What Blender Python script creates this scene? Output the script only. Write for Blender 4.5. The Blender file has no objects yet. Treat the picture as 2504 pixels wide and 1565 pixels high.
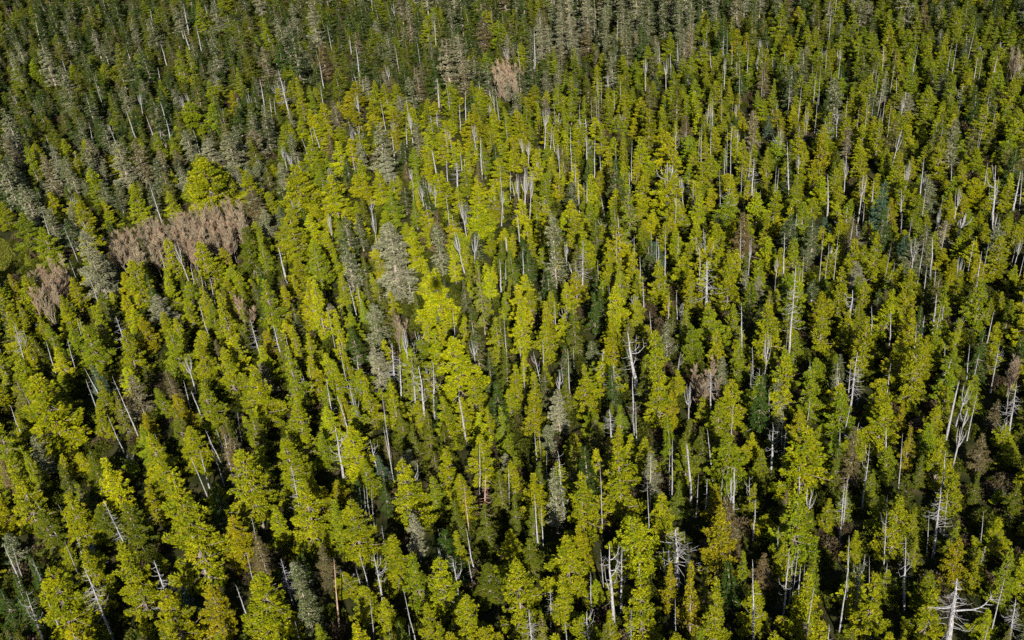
import bpy, math, random
import numpy as np
PI = math.pi
rng = np.random.default_rng(11)
random.seed(5)
sc = bpy.context.scene
C = sc.collection

# ------------------------------------------------------------------ camera
PW, PH = 2504.0, 1565.0
F = 2432.0                              # focal length in photograph pixels (35 mm lens)
CAMZ = 108.0
dn = np.array([362.0, -3770.0, -F]); dn /= np.linalg.norm(dn)      # world down in camera axes
up = -dn
fw = np.array([0, 0, -1.0]); h = fw - fw.dot(up) * up; h /= np.linalg.norm(h)
rt = np.cross(h, up)
RM = np.array([rt, h, up])              # camera axes -> world axes
CAM = np.array([0.0, 0.0, CAMZ])

def ray(px, py):
    d = RM @ np.array([px - PW / 2, -(py - PH / 2), -F])
    return d / np.linalg.norm(d)

def at_height(px, py, z):
    d = ray(px, py)
    return CAM + d * ((z - CAMZ) / d[2])

def project(p):
    c = RM.T @ (np.asarray(p, float) - CAM)
    return PW / 2 + F * c[0] / -c[2], PH / 2 - F * c[1] / -c[2], -c[2]

def ground(x, y):
    return (1.6 * np.sin(x / 47.0 + 0.6) * np.cos(y / 61.0) + 0.9 * np.sin(x / 19.0 + y / 27.0)
            + 0.3 * np.sin(x / 7.0 - y / 9.0))

from mathutils import Matrix, Vector, noise
cam = bpy.data.cameras.new('camera'); cam.sensor_width = 36; cam.lens = 36 * F / PW
cam.clip_start = 0.1; cam.clip_end = 20000
camo = bpy.data.objects.new('camera', cam); C.objects.link(camo)
camo.matrix_world = Matrix(((*RM[0], 0), (*RM[1], 0), (*RM[2], CAMZ), (0, 0, 0, 1)))
sc.camera = camo

# ------------------------------------------------------------------ light: the sun stands right behind the camera
SHADOW_PX = (1066.0, 694.0)             # where the aircraft's shadow falls
sd = ray(*SHADOW_PX)                    # direction the sunlight travels
sun = bpy.data.lights.new('sun', 'SUN'); sun.energy = 5.0; sun.angle = math.radians(0.53)
sun.color = (1.0, 0.95, 0.85)
so = bpy.data.objects.new('sun', sun); C.objects.link(so)
so.rotation_euler = Vector(sd).to_track_quat('-Z', 'Y').to_euler()
so.location = (0, -60, 200)
w = bpy.data.worlds.new('World'); sc.world = w; w.use_nodes = True
nt = w.node_tree
sky = nt.nodes.new('ShaderNodeTexSky'); sky.sky_type = 'NISHITA'; sky.sun_disc = False
sky.sun_elevation = math.asin(-sd[2]); sky.sun_rotation = math.atan2(-sd[0], -sd[1])
bg = nt.nodes['Background']; bg.inputs[1].default_value = 0.05
nt.links.new(sky.outputs[0], bg.inputs[0])
sc.view_settings.view_transform = 'Standard'; sc.view_settings.look = 'None'
sc.view_settings.exposure = EXPOSURE = 1.6
sc.view_settings.gamma = 1.0
cy = sc.cycles
cy.max_bounces = 4; cy.diffuse_bounces = 1; cy.glossy_bounces = 1; cy.transmission_bounces = 2
cy.use_denoising = False
cy.transparent_max_bounces = 4
cy.caustics_reflective = False; cy.caustics_refractive = False

# ------------------------------------------------------------------ materials
def new_mat(name):
    m = bpy.data.materials.new(name); m.use_nodes = True
    t = m.node_tree; t.nodes.clear()
    return m, t, t.nodes, t.links

def foliage(name, lo, hi, lichen=None, trans=0.22, use_tint=True, fleck=None):
    """lo/hi: multipliers spread over the sprays by the mesh attribute 'var'; the tree's own colour is its 'tint'."""
    m, t, N, L = new_mat(name)
    out = N.new('ShaderNodeOutputMaterial')
    at = N.new('ShaderNodeAttribute'); at.attribute_type = 'INSTANCER'; at.attribute_name = 'tint'
    va = N.new('ShaderNodeAttribute'); va.attribute_name = 'var'
    rp = N.new('ShaderNodeValToRGB')
    rp.color_ramp.elements[0].color = (*lo, 1); rp.color_ramp.elements[1].color = (*hi, 1)
    L.new(va.outputs['Fac'], rp.inputs[0])
    mx = N.new('ShaderNodeMix'); mx.data_type = 'RGBA'; mx.blend_type = 'MULTIPLY'; mx.inputs[0].default_value = 1
    L.new(at.outputs['Color'], mx.inputs[6]); L.new(rp.outputs[0], mx.inputs[7])
    col = mx.outputs[2]
    for attr, c in (('lich', lichen), ('fleck', fleck)):
        if c is None: continue
        la = N.new('ShaderNodeAttribute'); la.attribute_name = attr
        m2 = N.new('ShaderNodeMix'); m2.data_type = 'RGBA'
        L.new(la.outputs['Fac'], m2.inputs[0]); L.new(col, m2.inputs[6]); m2.inputs[7].default_value = (*c, 1)
        col = m2.outputs[2]
    d = N.new('ShaderNodeBsdfPrincipled'); d.inputs['Roughness'].default_value = 0.62
    d.inputs['Specular IOR Level'].default_value = 0.06
    L.new(col, d.inputs['Base Color'])
    tr = N.new('ShaderNodeBsdfTranslucent'); L.new(col, tr.inputs[0])
    ms = N.new('ShaderNodeMixShader'); ms.inputs[0].default_value = trans
    L.new(d.outputs[0], ms.inputs[1]); L.new(tr.outputs[0], ms.inputs[2]); L.new(ms.outputs[0], out.inputs[0])
    return m

def bark(name, a, b, scale=3.0, patch=None):
    m, t, N, L = new_mat(name)
    out = N.new('ShaderNodeOutputMaterial'); d = N.new('ShaderNodeBsdfPrincipled')
    tc = N.new('ShaderNodeTexCoord'); mp = N.new('ShaderNodeMapping'); mp.inputs['Scale'].default_value = (scale, scale, scale * 0.14)
    no = N.new('ShaderNodeTexNoise'); no.inputs['Scale'].default_value = 2.2; no.inputs['Detail'].default_value = 5
    rp = N.new('ShaderNodeValToRGB'); rp.color_ramp.elements[0].position = 0.35; rp.color_ramp.elements[1].position = 0.62
    rp.color_ramp.elements[0].color = (*a, 1); rp.color_ramp.elements[1].color = (*b, 1)
    L.new(tc.outputs['Object'], mp.inputs[0]); L.new(mp.outputs[0], no.inputs[0]); L.new(no.outputs[0], rp.inputs[0])
    col = rp.outputs[0]
    if patch:
        n2 = N.new('ShaderNodeTexNoise'); n2.inputs['Scale'].default_value = 0.9
        r2 = N.new('ShaderNodeValToRGB'); r2.color_ramp.elements[0].position = 0.52; r2.color_ramp.elements[1].position = 0.62
        L.new(tc.outputs['Object'], n2.inputs[0]); L.new(n2.outputs[0], r2.inputs[0])
        m2 = N.new('ShaderNodeMix'); m2.data_type = 'RGBA'; L.new(r2.outputs[0], m2.inputs[0]); L.new(col, m2.inputs[6])
        m2.inputs[7].default_value = (*patch, 1); col = m2.outputs[2]
    L.new(col, d.inputs['Base Color']); d.inputs['Roughness'].default_value = 0.85
    bp = N.new('ShaderNodeBump'); bp.inputs['Strength'].default_value = 0.6; bp.inputs['Distance'].default_value = 0.05
    L.new(no.outputs[0], bp.inputs['Height']); L.new(bp.outputs[0], d.inputs['Normal'])
    L.new(d.outputs[0], out.inputs[0])
    return m

M_CEDAR = foliage('cedar_foliage', (0.46, 0.60, 0.8), (1.42, 1.28, 1.0), trans=.12, fleck=(0.16, 0.12, 0.012))
M_HEML = foliage('hemlock_foliage', (0.6, 0.65, 0.8), (1.3, 1.25, 1.1), fleck=(0.10, 0.08, 0.03))
M_SPRUCE = foliage('spruce_foliage', (0.62, 0.66, 0.75), (1.3, 1.25, 1.2), lichen=(0.225, 0.22, 0.135))
M_TWIG = foliage('alder_twigs', (0.75, 0.75, 0.75), (1.25, 1.22, 1.2), trans=0.0)
M_SHRUB = foliage('shrub_foliage', (0.5, 0.6, 0.7), (1.3, 1.2, 1.0))
M_BARK = bark('living_bark', (0.05, 0.038, 0.028), (0.15, 0.12, 0.095))
M_DEAD = bark('weathered_deadwood', (0.045, 0.040, 0.037), (0.245, 0.24, 0.243), 7.0)
M_DEADB = bark('brown_deadwood', (0.10, 0.06, 0.04), (0.30, 0.22, 0.17), 4.0, patch=(0.22, 0.08, 0.025))
M_DEADL = bark('lichened_deadwood', (0.09, 0.083, 0.052), (0.23, 0.22, 0.145), 4.0)
M_ALDER = bark('alder_bark', (0.08, 0.062, 0.048), (0.20, 0.165, 0.125), 5.0)

# ------------------------------------------------------------------ geometry buffers (everything quads)
class Buf:
    def __init__(s): s.v = []; s.f = []; s.m = []; s.var = []; s.lich = []; s.fleck = []; s.n = 0
    def add(s, v, f, mat=0, var=None, lich=None, fleck=None):
        s.v.append(v); s.f.append(f + s.n); s.m.append(np.zeros(len(f), int) + mat); n = len(v)
        s.var.append(np.full(n, .5) if var is None else var)
        s.lich.append(np.zeros(n) if lich is None else lich)
        s.fleck.append(np.zeros(n) if fleck is None else fleck); s.n += n
    def merge(s, o, mat):
        if not o.v: return
        s.add(np.vstack(o.v), np.vstack(o.f), mat + np.concatenate(o.m), np.concatenate(o.var), np.concatenate(o.lich), np.concatenate(o.fleck))
    def mesh(s, name, mats):
        me = bpy.data.meshes.new(name)
        v = np.vstack(s.v).astype(np.float32); f = np.vstack(s.f).astype(np.int32); nf = len(f)
        me.vertices.add(len(v)); me.vertices.foreach_set('co', v.ravel())
        me.loops.add(nf * 4); me.loops.foreach_set('vertex_index', f.ravel())
        me.polygons.add(nf); me.polygons.foreach_set('loop_start', np.arange(0, nf * 4, 4, dtype=np.int32))
        me.polygons.foreach_set('material_index', np.concatenate(s.m).astype(np.int32))
        for nm, arr in (('var', s.var), ('lich', s.lich), ('fleck', s.fleck)):
            a = me.attributes.new(nm, 'FLOAT', 'POINT'); a.data.foreach_set('value', np.concatenate(arr).astype(np.float32))
        for m in mats: me.materials.append(m)
        me.update(calc_edges=True)
        return me

def unit(a): return a / (np.linalg.norm(a, axis=-1, keepdims=True) + 1e-9)

def tube(b, pts, rad, sides=6, mat=0, rough=0.0, r=None):
    pts = np.asarray(pts, float); n = len(pts); rad = np.asarray(rad, float)
    tg = unit(np.gradient(pts, axis=0))
    ref = np.array([1.0, 0, 0]) if abs(tg[0][0]) < .8 else np.array([0, 1.0, 0])
    a1 = unit(np.cross(tg, ref)); a2 = np.cross(tg, a1)
    th = np.arange(sides) * 2 * PI / sides
    rr = rad[:, None] * np.ones(sides)
    if rough and r is not None: rr = rr * (1 + rough * r.uniform(-1, 1, rr.shape))
    v = pts[:, None, :] + rr[..., None] * (np.cos(th)[None, :, None] * a1[:, None, :] + np.sin(th)[None, :, None] * a2[:, None, :])
    v = v.reshape(-1, 3)
    i = np.arange(n - 1)[:, None] * sides; j = np.arange(sides)[None, :]; j2 = (j + 1) % sides
    f = np.stack([i + j, i + j2, i + sides + j2, i + sides + j], -1).reshape(-1, 4)
    b.add(v, f, mat)

def leaflets(b, c, d, nrm, ln, wd, var, lich=None, fleck=None, cup=0.15):
    """pointed diamonds from c along d, flat face towards nrm"""
    d = unit(d); s = unit(np.cross(d, nrm)); n = np.cross(s, d)
    l = ln[:, None]; q = wd[:, None]
    v = np.stack([c, c + d * l * .5 + s * q * .5 + n * l * cup, c + d * l, c + d * l * .5 - s * q * .5 + n * l * cup * .4], 1).reshape(-1, 3)
    k = len(c); f = np.arange(k * 4).reshape(k, 4)
    rep = lambda a: None if a is None else np.repeat(a, 4)
    b.add(v, f, 0, rep(var), rep(lich), rep(fleck))

def crown(seed, H, R, base, nbr, prof, droop, upturn, kleaf, llen, lw, fan=.5, dens=12, lich=0., fleck=0.03, tiers=0, hang=0.0, gap=0.0, lop=0.15):
    r = np.random.default_rng(seed); b = Buf(); limbs = Buf()
    lopaz = r.uniform(0, 2 * PI)
    holes = [(r.uniform(base, .85), r.uniform(0, 2 * PI)) for _ in range(int(gap * 10))]
    nbr = int(nbr * .72)
    for i in range(nbr):
        t = base + (1 - base) * ((i + r.uniform(0, 1)) / nbr) ** 0.92
        if tiers: t = round(t * tiers) / tiers + r.normal(0, .006)
        t = min(max(t, base), .995)
        az = i * 2.39996 + r.normal(0, .35)
        L = R * prof(t) * r.uniform(.5, 1.2) * (1 + lop * math.cos(az - lopaz))
        if any(abs(t - a) < .06 and math.cos(az - z) > .55 for a, z in holes): L *= r.uniform(.2, .5)
        L = max(L, .22)
        z0 = H * t; o = np.array([math.cos(az), math.sin(az), 0]); q = np.array([-o[1], o[0], 0])
        dz = lambda s: L * (-droop * s + (upturn) * s * s)
        if L > .7:
            ss = np.linspace(0, .95, 5)
            tube(limbs, np.stack([o[0] * L * ss, o[1] * L * ss, z0 + dz(ss)], 1), .012 * H * (1 - t) * .5 * (1 - ss) + .02, 4)
        n = max(4, int(1.35 * dens * L * (0.7 + .5 * L / R)))
        if r.uniform() < .34: n //= 4
        s = r.uniform(.12, 1, n) ** .7
        wide = (fan * L * (1.05 - s) ** .6 * .8 + .16)
        lat = r.uniform(-1, 1, n) * wide
        c = o * (L * s)[:, None] + q * lat[:, None]
        c[:, 2] = z0 + dz(s) - np.abs(lat) * .4 + r.normal(0, .08, n)
        bv = r.uniform(0, 1)
        sv = np.clip(bv * .5 + r.uniform(0, .6, n), 0, 1)
        fl = (r.uniform(0, 1, n) < fleck).astype(float)
        lc = (r.uniform(0, 1, n) < lich).astype(float) * r.uniform(.4, 1, n)
        k = kleaf
        c = np.repeat(c, k, 0); s2 = np.repeat(s, k); lt = np.repeat(np.sign(lat) * (1.1 - s), k)
        m = n * k
        d = o * (0.55 + .5 * s2)[:, None] + q * (lt * .9)[:, None] + r.normal(0, .5, (m, 3))
        d[:, 2] += (-droop + 2 * upturn * s2) * .6 - hang
        nr = np.array([0, 0, 1.0]) + o * .55 + r.normal(0, .38, (m, 3))
        ll = llen * r.uniform(.65, 1.25, m)
        leaflets(b, c + r.normal(0, .07, (m, 3)), d, nr, ll, ll * lw * r.uniform(.7, 1.3, m), np.clip(np.repeat(sv, k) + r.normal(0, .12, m), 0, 1),
                 np.repeat(lc, k), np.repeat(fl, k))
    # leader
    n = 26; zz = H * (1 - r.uniform(0, .07, n)); c = np.stack([r.normal(0, .07, n), r.normal(0, .07, n), zz], 1)
    a = r.uniform(0, 2 * PI, n); d = np.stack([np.cos(a), np.sin(a), r.uniform(.6, 1.6, n)], 1)
    leaflets(b, c, d, np.stack([np.cos(a), np.sin(a), a * 0], 1) * -1 + [0, 0, .6], np.full(n, llen), np.full(n, llen * lw), r.uniform(0, 1, n))
    return b, limbs

def trunk(seed, H, r0, top=1.0, bend=.02):
    r = np.random.default_rng(seed); b = Buf(); t = np.linspace(-0.03, top, 9)
    p = np.stack([H * bend * np.sin(t * 3 + r.uniform(0, 6)) * t, H * bend * np.cos(t * 2.3 + r.uniform(0, 6)) * t, H * t], 1)
    p[:, :2] *= np.clip((1 - t) * 2, 0, 1)[:, None]
    tube(b, p, r0 * np.clip(1 - t * .94, .03, 1.1) ** .8, 7)
    return b

def arm(b, r, p0, az, L, rise, rad, curl=1.0, sides=5, twigs=2):
    """a bare limb which runs outward and then curls upward"""
    s = np.linspace(0, 1, 7); o = np.array([math.cos(az), math.sin(az)])
    out = L * (1 - (1 - s) ** 2.0) ; z = rise * s ** (1.6 * curl) - .12 * L * np.sin(s * PI)
    wob = r.normal(0, .03 * L, (7, 2)); wob[0] = 0
    p = np.stack([p0[0] + o[0] * out + wob[:, 0], p0[1] + o[1] * out + wob[:, 1], p0[2] + z], 1)
    tube(b, p, rad * (1 - s * .88), sides)
    for _ in range(twigs):
        i = r.integers(2, 6); a2 = az + r.uniform(-1.4, 1.4); l2 = r.uniform(.15, .4) * max(L, .6)
        q = p[i]; e = q + np.array([math.cos(a2) * l2, math.sin(a2) * l2, r.uniform(-.1, .5) * l2])
        tube(b, [q, (q + e) / 2 + r.normal(0, .03, 3), e], [rad * .4, rad * .3, rad * .1], 4)

def snag(seed, kind, H=16.0, r0=.22):
    """trunk and limbs of a dead tree; kinds: pole, whip, branchy, candelabra, stub, fan"""
    r = np.random.default_rng(seed); tr = Buf(); br = []; sm = tr
    n = 12; t = np.linspace(-.02, 1, n)
    wob = np.cumsum(r.normal(0, .035, (n, 2)), 0)
    def axis(tt): return np.array([np.interp(tt, t, wob[:, 0]), np.interp(tt, t, wob[:, 1]), H * tt])
    rr = r0 * np.clip(1.05 - t, .07, 1.1) ** .75
    if kind == 'stub':
        rr = r0 * np.clip(1.35 - t, .3, 1.3) ** .9; rr[-1] *= .25; rr[-2] *= .7; rr[-3] *= .95
    pts = np.stack([wob[:, 0], wob[:, 1], H * t], 1)
    tube(tr, pts, rr, 8, rough=.28 if kind in ('stub', 'fan') else .06, r=r)
    if kind == 'stub':                                  # splintered top
        for k in range(9):
            a = r.uniform(0, 2 * PI); q = pts[-3] + [math.cos(a) * r0 * .45, math.sin(a) * r0 * .45, 0]
            l = r.uniform(.8, 3.6)
            tube(tr, [q - [0, 0, 1.5], q, q + [math.cos(a) * .1, math.sin(a) * .1, l]], [r0 * .4, r0 * .3, .012], 4)
        for k in range(5): arm(sm, r, axis(r.uniform(.5, .97)), r.uniform(0, 6.3), r.uniform(.4, 1.4), r.uniform(-.2, .7), .05, twigs=1)
    if kind == 'pole':
        for k in range(7): arm(sm, r, axis(r.uniform(.45, .95)), r.uniform(0, 6.3), r.uniform(.2, .7), r.uniform(0, .3), .03, twigs=0)
    if kind == 'whip':
        for k in range(12): arm(sm, r, axis(r.uniform(.35, .93)), r.uniform(0, 6.3), r.uniform(.3, 1.2), r.uniform(-.1, .9), .028, twigs=1)
    if kind == 'branchy':
        for k in range(46):
            tt = r.uniform(.38, .97)
            arm(sm, r, axis(tt), r.uniform(0, 6.3), (1.08 - tt) * r.uniform(1.4, 3.4) + .15, r.uniform(-.5, .4) * (1.1 - tt) * 1.5, .035, twigs=2)
    if kind == 'candelabra':
        for k in range(6):
            tt = r.uniform(.45, .85)
            br.append(Buf()); arm(br[-1], r, axis(tt), r.uniform(0, 6.3), r.uniform(.7, 2.0), r.uniform(1.2, 3.8), r0 * r.uniform(.2, .36), curl=1.3, twigs=3)
        for k in range(12): arm(sm, r, axis(r.uniform(.4, .97)), r.uniform(0, 6.3), r.uniform(.3, 1.3), r.uniform(0, .7), .035, twigs=1)
    if kind == 'fan':
        for k in range(7):
            tt = r.uniform(.5, .72); a = r.uniform(0, 6.3); l = r.uniform(.35, 1.5)
            top = H * r.uniform(.78, 1.04); q = axis(tt)
            e = np.array([q[0] + math.cos(a) * l, q[1] + math.sin(a) * l, top])
            m1 = q + (e - q) * [.55, .55, .22]; m2 = q + (e - q) * [.9, .9, .6]
            br.append(Buf()); tube(br[-1], [q, m1, m2, e], [r0 * .5, r0 * .4, r0 * .26, .015], 5)
        for k in range(8): arm(sm, r, axis(r.uniform(.5, .9)), r.uniform(0, 6.3), r.uniform(.3, 1.1), r.uniform(0, .7), .03, twigs=1)
    return tr, br

def alder(seed, H=11.0):
    r = np.random.default_rng(seed); tr = Buf(); tw = Buf()
    ns = r.integers(1, 4)
    for k in range(ns):
        lean = r.normal(0, .07, 2) * (1 + k); t = np.linspace(0, 1, 8)
        p = np.stack([lean[0] * H * t + r.normal(0, .05, 8), lean[1] * H * t + r.normal(0, .05, 8), H * t * (1 - .1 * k)], 1)
        tube(tr, p, .085 * (1.03 - t), 5)
        for j in range(30):
            tt = r.uniform(.3, 1) ; i = tt * 7; i0 = min(int(i), 6); q = p[i0] + (p[i0 + 1] - p[i0]) * (i - i0)
            a = r.uniform(0, 6.3); l = r.uniform(.8, 2.6) * (1.25 - tt)
            e = q + np.array([math.cos(a) * l * .55, math.sin(a) * l * .55, l * 1.0])
            tube(tr, [q, (q + e) / 2 + [0, 0, -.08], e], [.028, .02, .008], 4)
            m = 34; s = r.uniform(.1, 1, m)[:, None]; c = q + (e - q) * s
            d = unit(e - q) + [0, 0, .35] + r.normal(0, .26, (m, 3)); ll = r.uniform(.4, 1.2, m)
            leaflets(tw, c, d, r.normal(0, 1, (m, 3)), ll, np.full(m, .024), r.uniform(0, 1, m), cup=.05)
    return tr, tw

# ------------------------------------------------------------------ prototypes
SRC = bpy.data.collections.new('tree_shapes')       # not linked to the scene: holds the shapes of the far forest
PROTO = {}      # species -> list of dict(parts=[(name, mesh)], H, R, whole=object)
def proto(species, parts, H, R, feats=()):
    """parts: list of (name, Buf, material)"""
    ps = []
    whole = Buf(); mats = []
    for nm, b, m in parts:
        if not b.v: continue
        ml = m if isinstance(m, list) else [m]
        ps.append((nm, b.mesh(nm, ml)))
        whole.merge(b, len(mats)); mats += ml
    k = len(PROTO.setdefault(species, []))
    wo = bpy.data.objects.new('%s_%02d' % (species, k), whole.mesh(species, mats))
    PROTO[species].append(dict(parts=ps, H=H, R=R, whole=wo, feats=feats))

cone = lambda p: (lambda t: max(0.0, (1 - max(t, 0) ** 1.2)) ** p)
def cedar_prof(p, sh=.18):
    return lambda t: max(0.02, (1 - max(t, 0) ** 1.4)) ** (p * 1.05) * min(1, .55 + t / sh * .45)
SEED = 100
# full cedars
for i, (R, p, base, nbr) in enumerate([(3.2, .85, .06, 140), (2.9, .95, .06, 130), (3.3, .72, .08, 140), (2.8, 1.05, .04, 130), (3.1, .65, .16, 130), (2.7, .8, .08, 130)]):
    cb, lb = crown(SEED + i, 15, R, base, nbr, cedar_prof(p), .46, .38, 9, .27, .44, dens=14, fan=.36, gap=.3 + .15 * (i % 3), fleck=.02 + .03 * (i % 2))
    tb = trunk(SEED + i, 15, .26); tb.merge(lb, 0)
    proto('cedar', [('trunk', tb, M_BARK), ('crown', cb, M_CEDAR)], 15, R)
for i, (R, e) in enumerate([(3.6, 2.6), (3.2, 2.0)]):
    cb, lb = crown(SEED + 12 + i, 12, R, .04, 150, lambda t, e=e: max(.03, 1 - max(t, 0) ** e) ** .8 * min(1, .6 + t * 2), .34, .36, 9, .28, .46, dens=14, gap=.3, fleck=.02)
    tb = trunk(SEED + 12 + i, 12, .28); tb.merge(lb, 0)
    proto('broad', [('trunk', tb, M_BARK), ('crown', cb, M_CEDAR)], 12, R)
# narrow small cedars of the boggy stand
for i, (R, p) in enumerate([(2.1, .8), (1.9, .95), (2.3, .72), (2.0, .88)]):
    cb, lb = crown(SEED + 20 + i, 13, R, .12, 100, cedar_prof(p), .44, .38, 8, .28, .44, dens=14, fan=.4, gap=.3, fleck=.03)
    tb = trunk(SEED + 20 + i, 13, .2); tb.merge(lb, 0)
    proto('slim', [('trunk', tb, M_BARK), ('crown', cb, M_CEDAR)], 13, R)
# cedars with a dead bare top standing out of the crown
for i, (R, kind, hs) in enumerate([(2.7, 'pole', 14.5), (2.4, 'candelabra', 14.5), (2.9, 'fan', 14), (2.5, 'whip', 15), (2.0, 'pole', 14.5), (2.2, 'fan', 14.5)]):
    cb, lb = crown(SEED + 40 + i, 11.5, R, .1, 100, cedar_prof(.68), .42, .34, 9, .27, .44, dens=14, fan=.38, gap=.5, fleck=.05)
    st, sb = snag(SEED + 40 + i, kind, hs, .13)
    for q in sb: st.merge(q, 0)
    r = np.random.default_rng(i)
    for k in range(9):
        z = r.uniform(4, 10.5); arm(st, r, [0, 0, z], r.uniform(0, 6.3), R * (1.15 - z / 15) * r.uniform(.8, 1.15), r.uniform(-.2, 1.0), .04, twigs=3)
    st.merge(lb, 1)
    proto('spiked', [('trunk', st, [M_DEAD, M_BARK]), ('crown', cb, M_CEDAR)], 14.5, R)
# hemlocks: layered, drooping
for i, (R, p, tiers) in enumerate([(2.5, .92, 22), (2.8, .85, 18), (2.2, 1.0, 0), (2.5, .9, 24), (1.9, 1.0, 0)]):
    cb, lb = crown(SEED + 60 + i, 15, R, .12, 120, cone(p), .38, .10, 7, .25, .40, fan=.40, dens=15, tiers=tiers, hang=.25, gap=.2, fleck=.04 if i != 1 else .3)
    tb = trunk(SEED + 60 + i, 15, .2); tb.merge(lb, 0)
    proto('hemlock', [('trunk', tb, M_BARK), ('crown', cb, M_HEML)], 15, R)
# spruces: stiff, grey, hung with lichen
for i, (R, p, li, nb) in enumerate([(2.8, .62, .15, 130), (3.0, .52, .35, 120), (2.5, .7, .06, 130), (3.2, .5, .25, 125), (2.5, .5, .6, 105)]):
    cb, lb = crown(SEED + 80 + i, 18, R, .15, nb, cone(p), .22, .16, 6, .34, .32, fan=.42, dens=14, lich=li, hang=.12, gap=.5, fleck=0)
    st = trunk(SEED + 80 + i, 18, .26); st.merge(lb, 0)
    bb, bl = Buf(), None
    r = np.random.default_rng(i + 7)
    for k in range(12):
        z = r.uniform(5, 17); arm(bb, r, [0, 0, z], r.uniform(0, 6.3), R * (1.12 - z / 18) ** .6 * r.uniform(.8, 1.2), r.uniform(-.4, .3), .04, twigs=3)
    st.merge(bb, 1)
    proto('spruce', [('trunk', st, [M_ALDER, M_DEADL]), ('crown', cb, M_SPRUCE)], 18, R)
# dead trees
KINDS = ['pole', 'whip', 'branchy', 'candelabra', 'stub', 'fan']
for ki, kd in enumerate(KINDS):
    for i in range(3):
        tr, br = snag(SEED + 200 + ki * 10 + i, kd, 16, {'stub': .42, 'candelabra': .24, 'fan': .24, 'branchy': .2}.get(kd, .17))
        proto('dead_' + kd, [('trunk', tr, M_DEAD)] + [('bare_limb', q, M_DEAD) for q in br], 16, 1.2)
for i, kd in enumerate(('branchy', 'whip')):
    tr, br = snag(SEED + 300 + i, kd, 16, .3)
    proto('dead_brown', [('trunk', tr, M_DEADB)], 16, 1.2)
tr, br = snag(SEED + 320, 'branchy', 16, .22); proto('dead_mossy', [('trunk', tr, M_DEADL)], 16, 1.2)
tr, br = snag(SEED + 331, 'branchy', 16, .34); r = np.random.default_rng(4)
ga, gc = Buf(), Buf(); arm(ga, r, [0.1, 0, 9.6], -.15, 2.9, 2.7, .12, curl=1.0, twigs=6); arm(gc, r, [-.1, 0, 10.4], 3.0, 1.7, .3, .09, twigs=3)
proto('dead_gnarled', [('trunk', tr, M_DEAD), ('bare_limb', ga, M_DEAD), ('bare_limb', gc, M_DEAD)], 16, 1.2)
for i in range(5):
    tr, tw = alder(SEED + 400 + i); proto('alder', [('trunk', tr, M_ALDER), ('twigs', tw, M_TWIG)], 11, 1.7)
def shrub(seed):
    r = np.random.default_rng(seed); b = Buf(); n = 900
    a = r.uniform(0, 2 * PI, n); rad = r.uniform(0, 1, n) ** .5 * 1.5; z = (1 - (rad / 1.6) ** 2) * 1.3 * r.uniform(.5, 1, n)
    c = np.stack([np.cos(a) * rad, np.sin(a) * rad, z], 1)
    leaflets(b, c, np.stack([np.cos(a), np.sin(a), r.uniform(-.3, .8, n)], 1) + r.normal(0, .5, (n, 3)), np.array([0, 0, 1]) + r.normal(0, .5, (n, 3)), np.full(n, .32), np.full(n, .15), r.uniform(0, 1, n))
    return b
for i in range(3): proto('shrub', [('leaves', shrub(i), M_SHRUB)], 1.5, 1.5)

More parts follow.
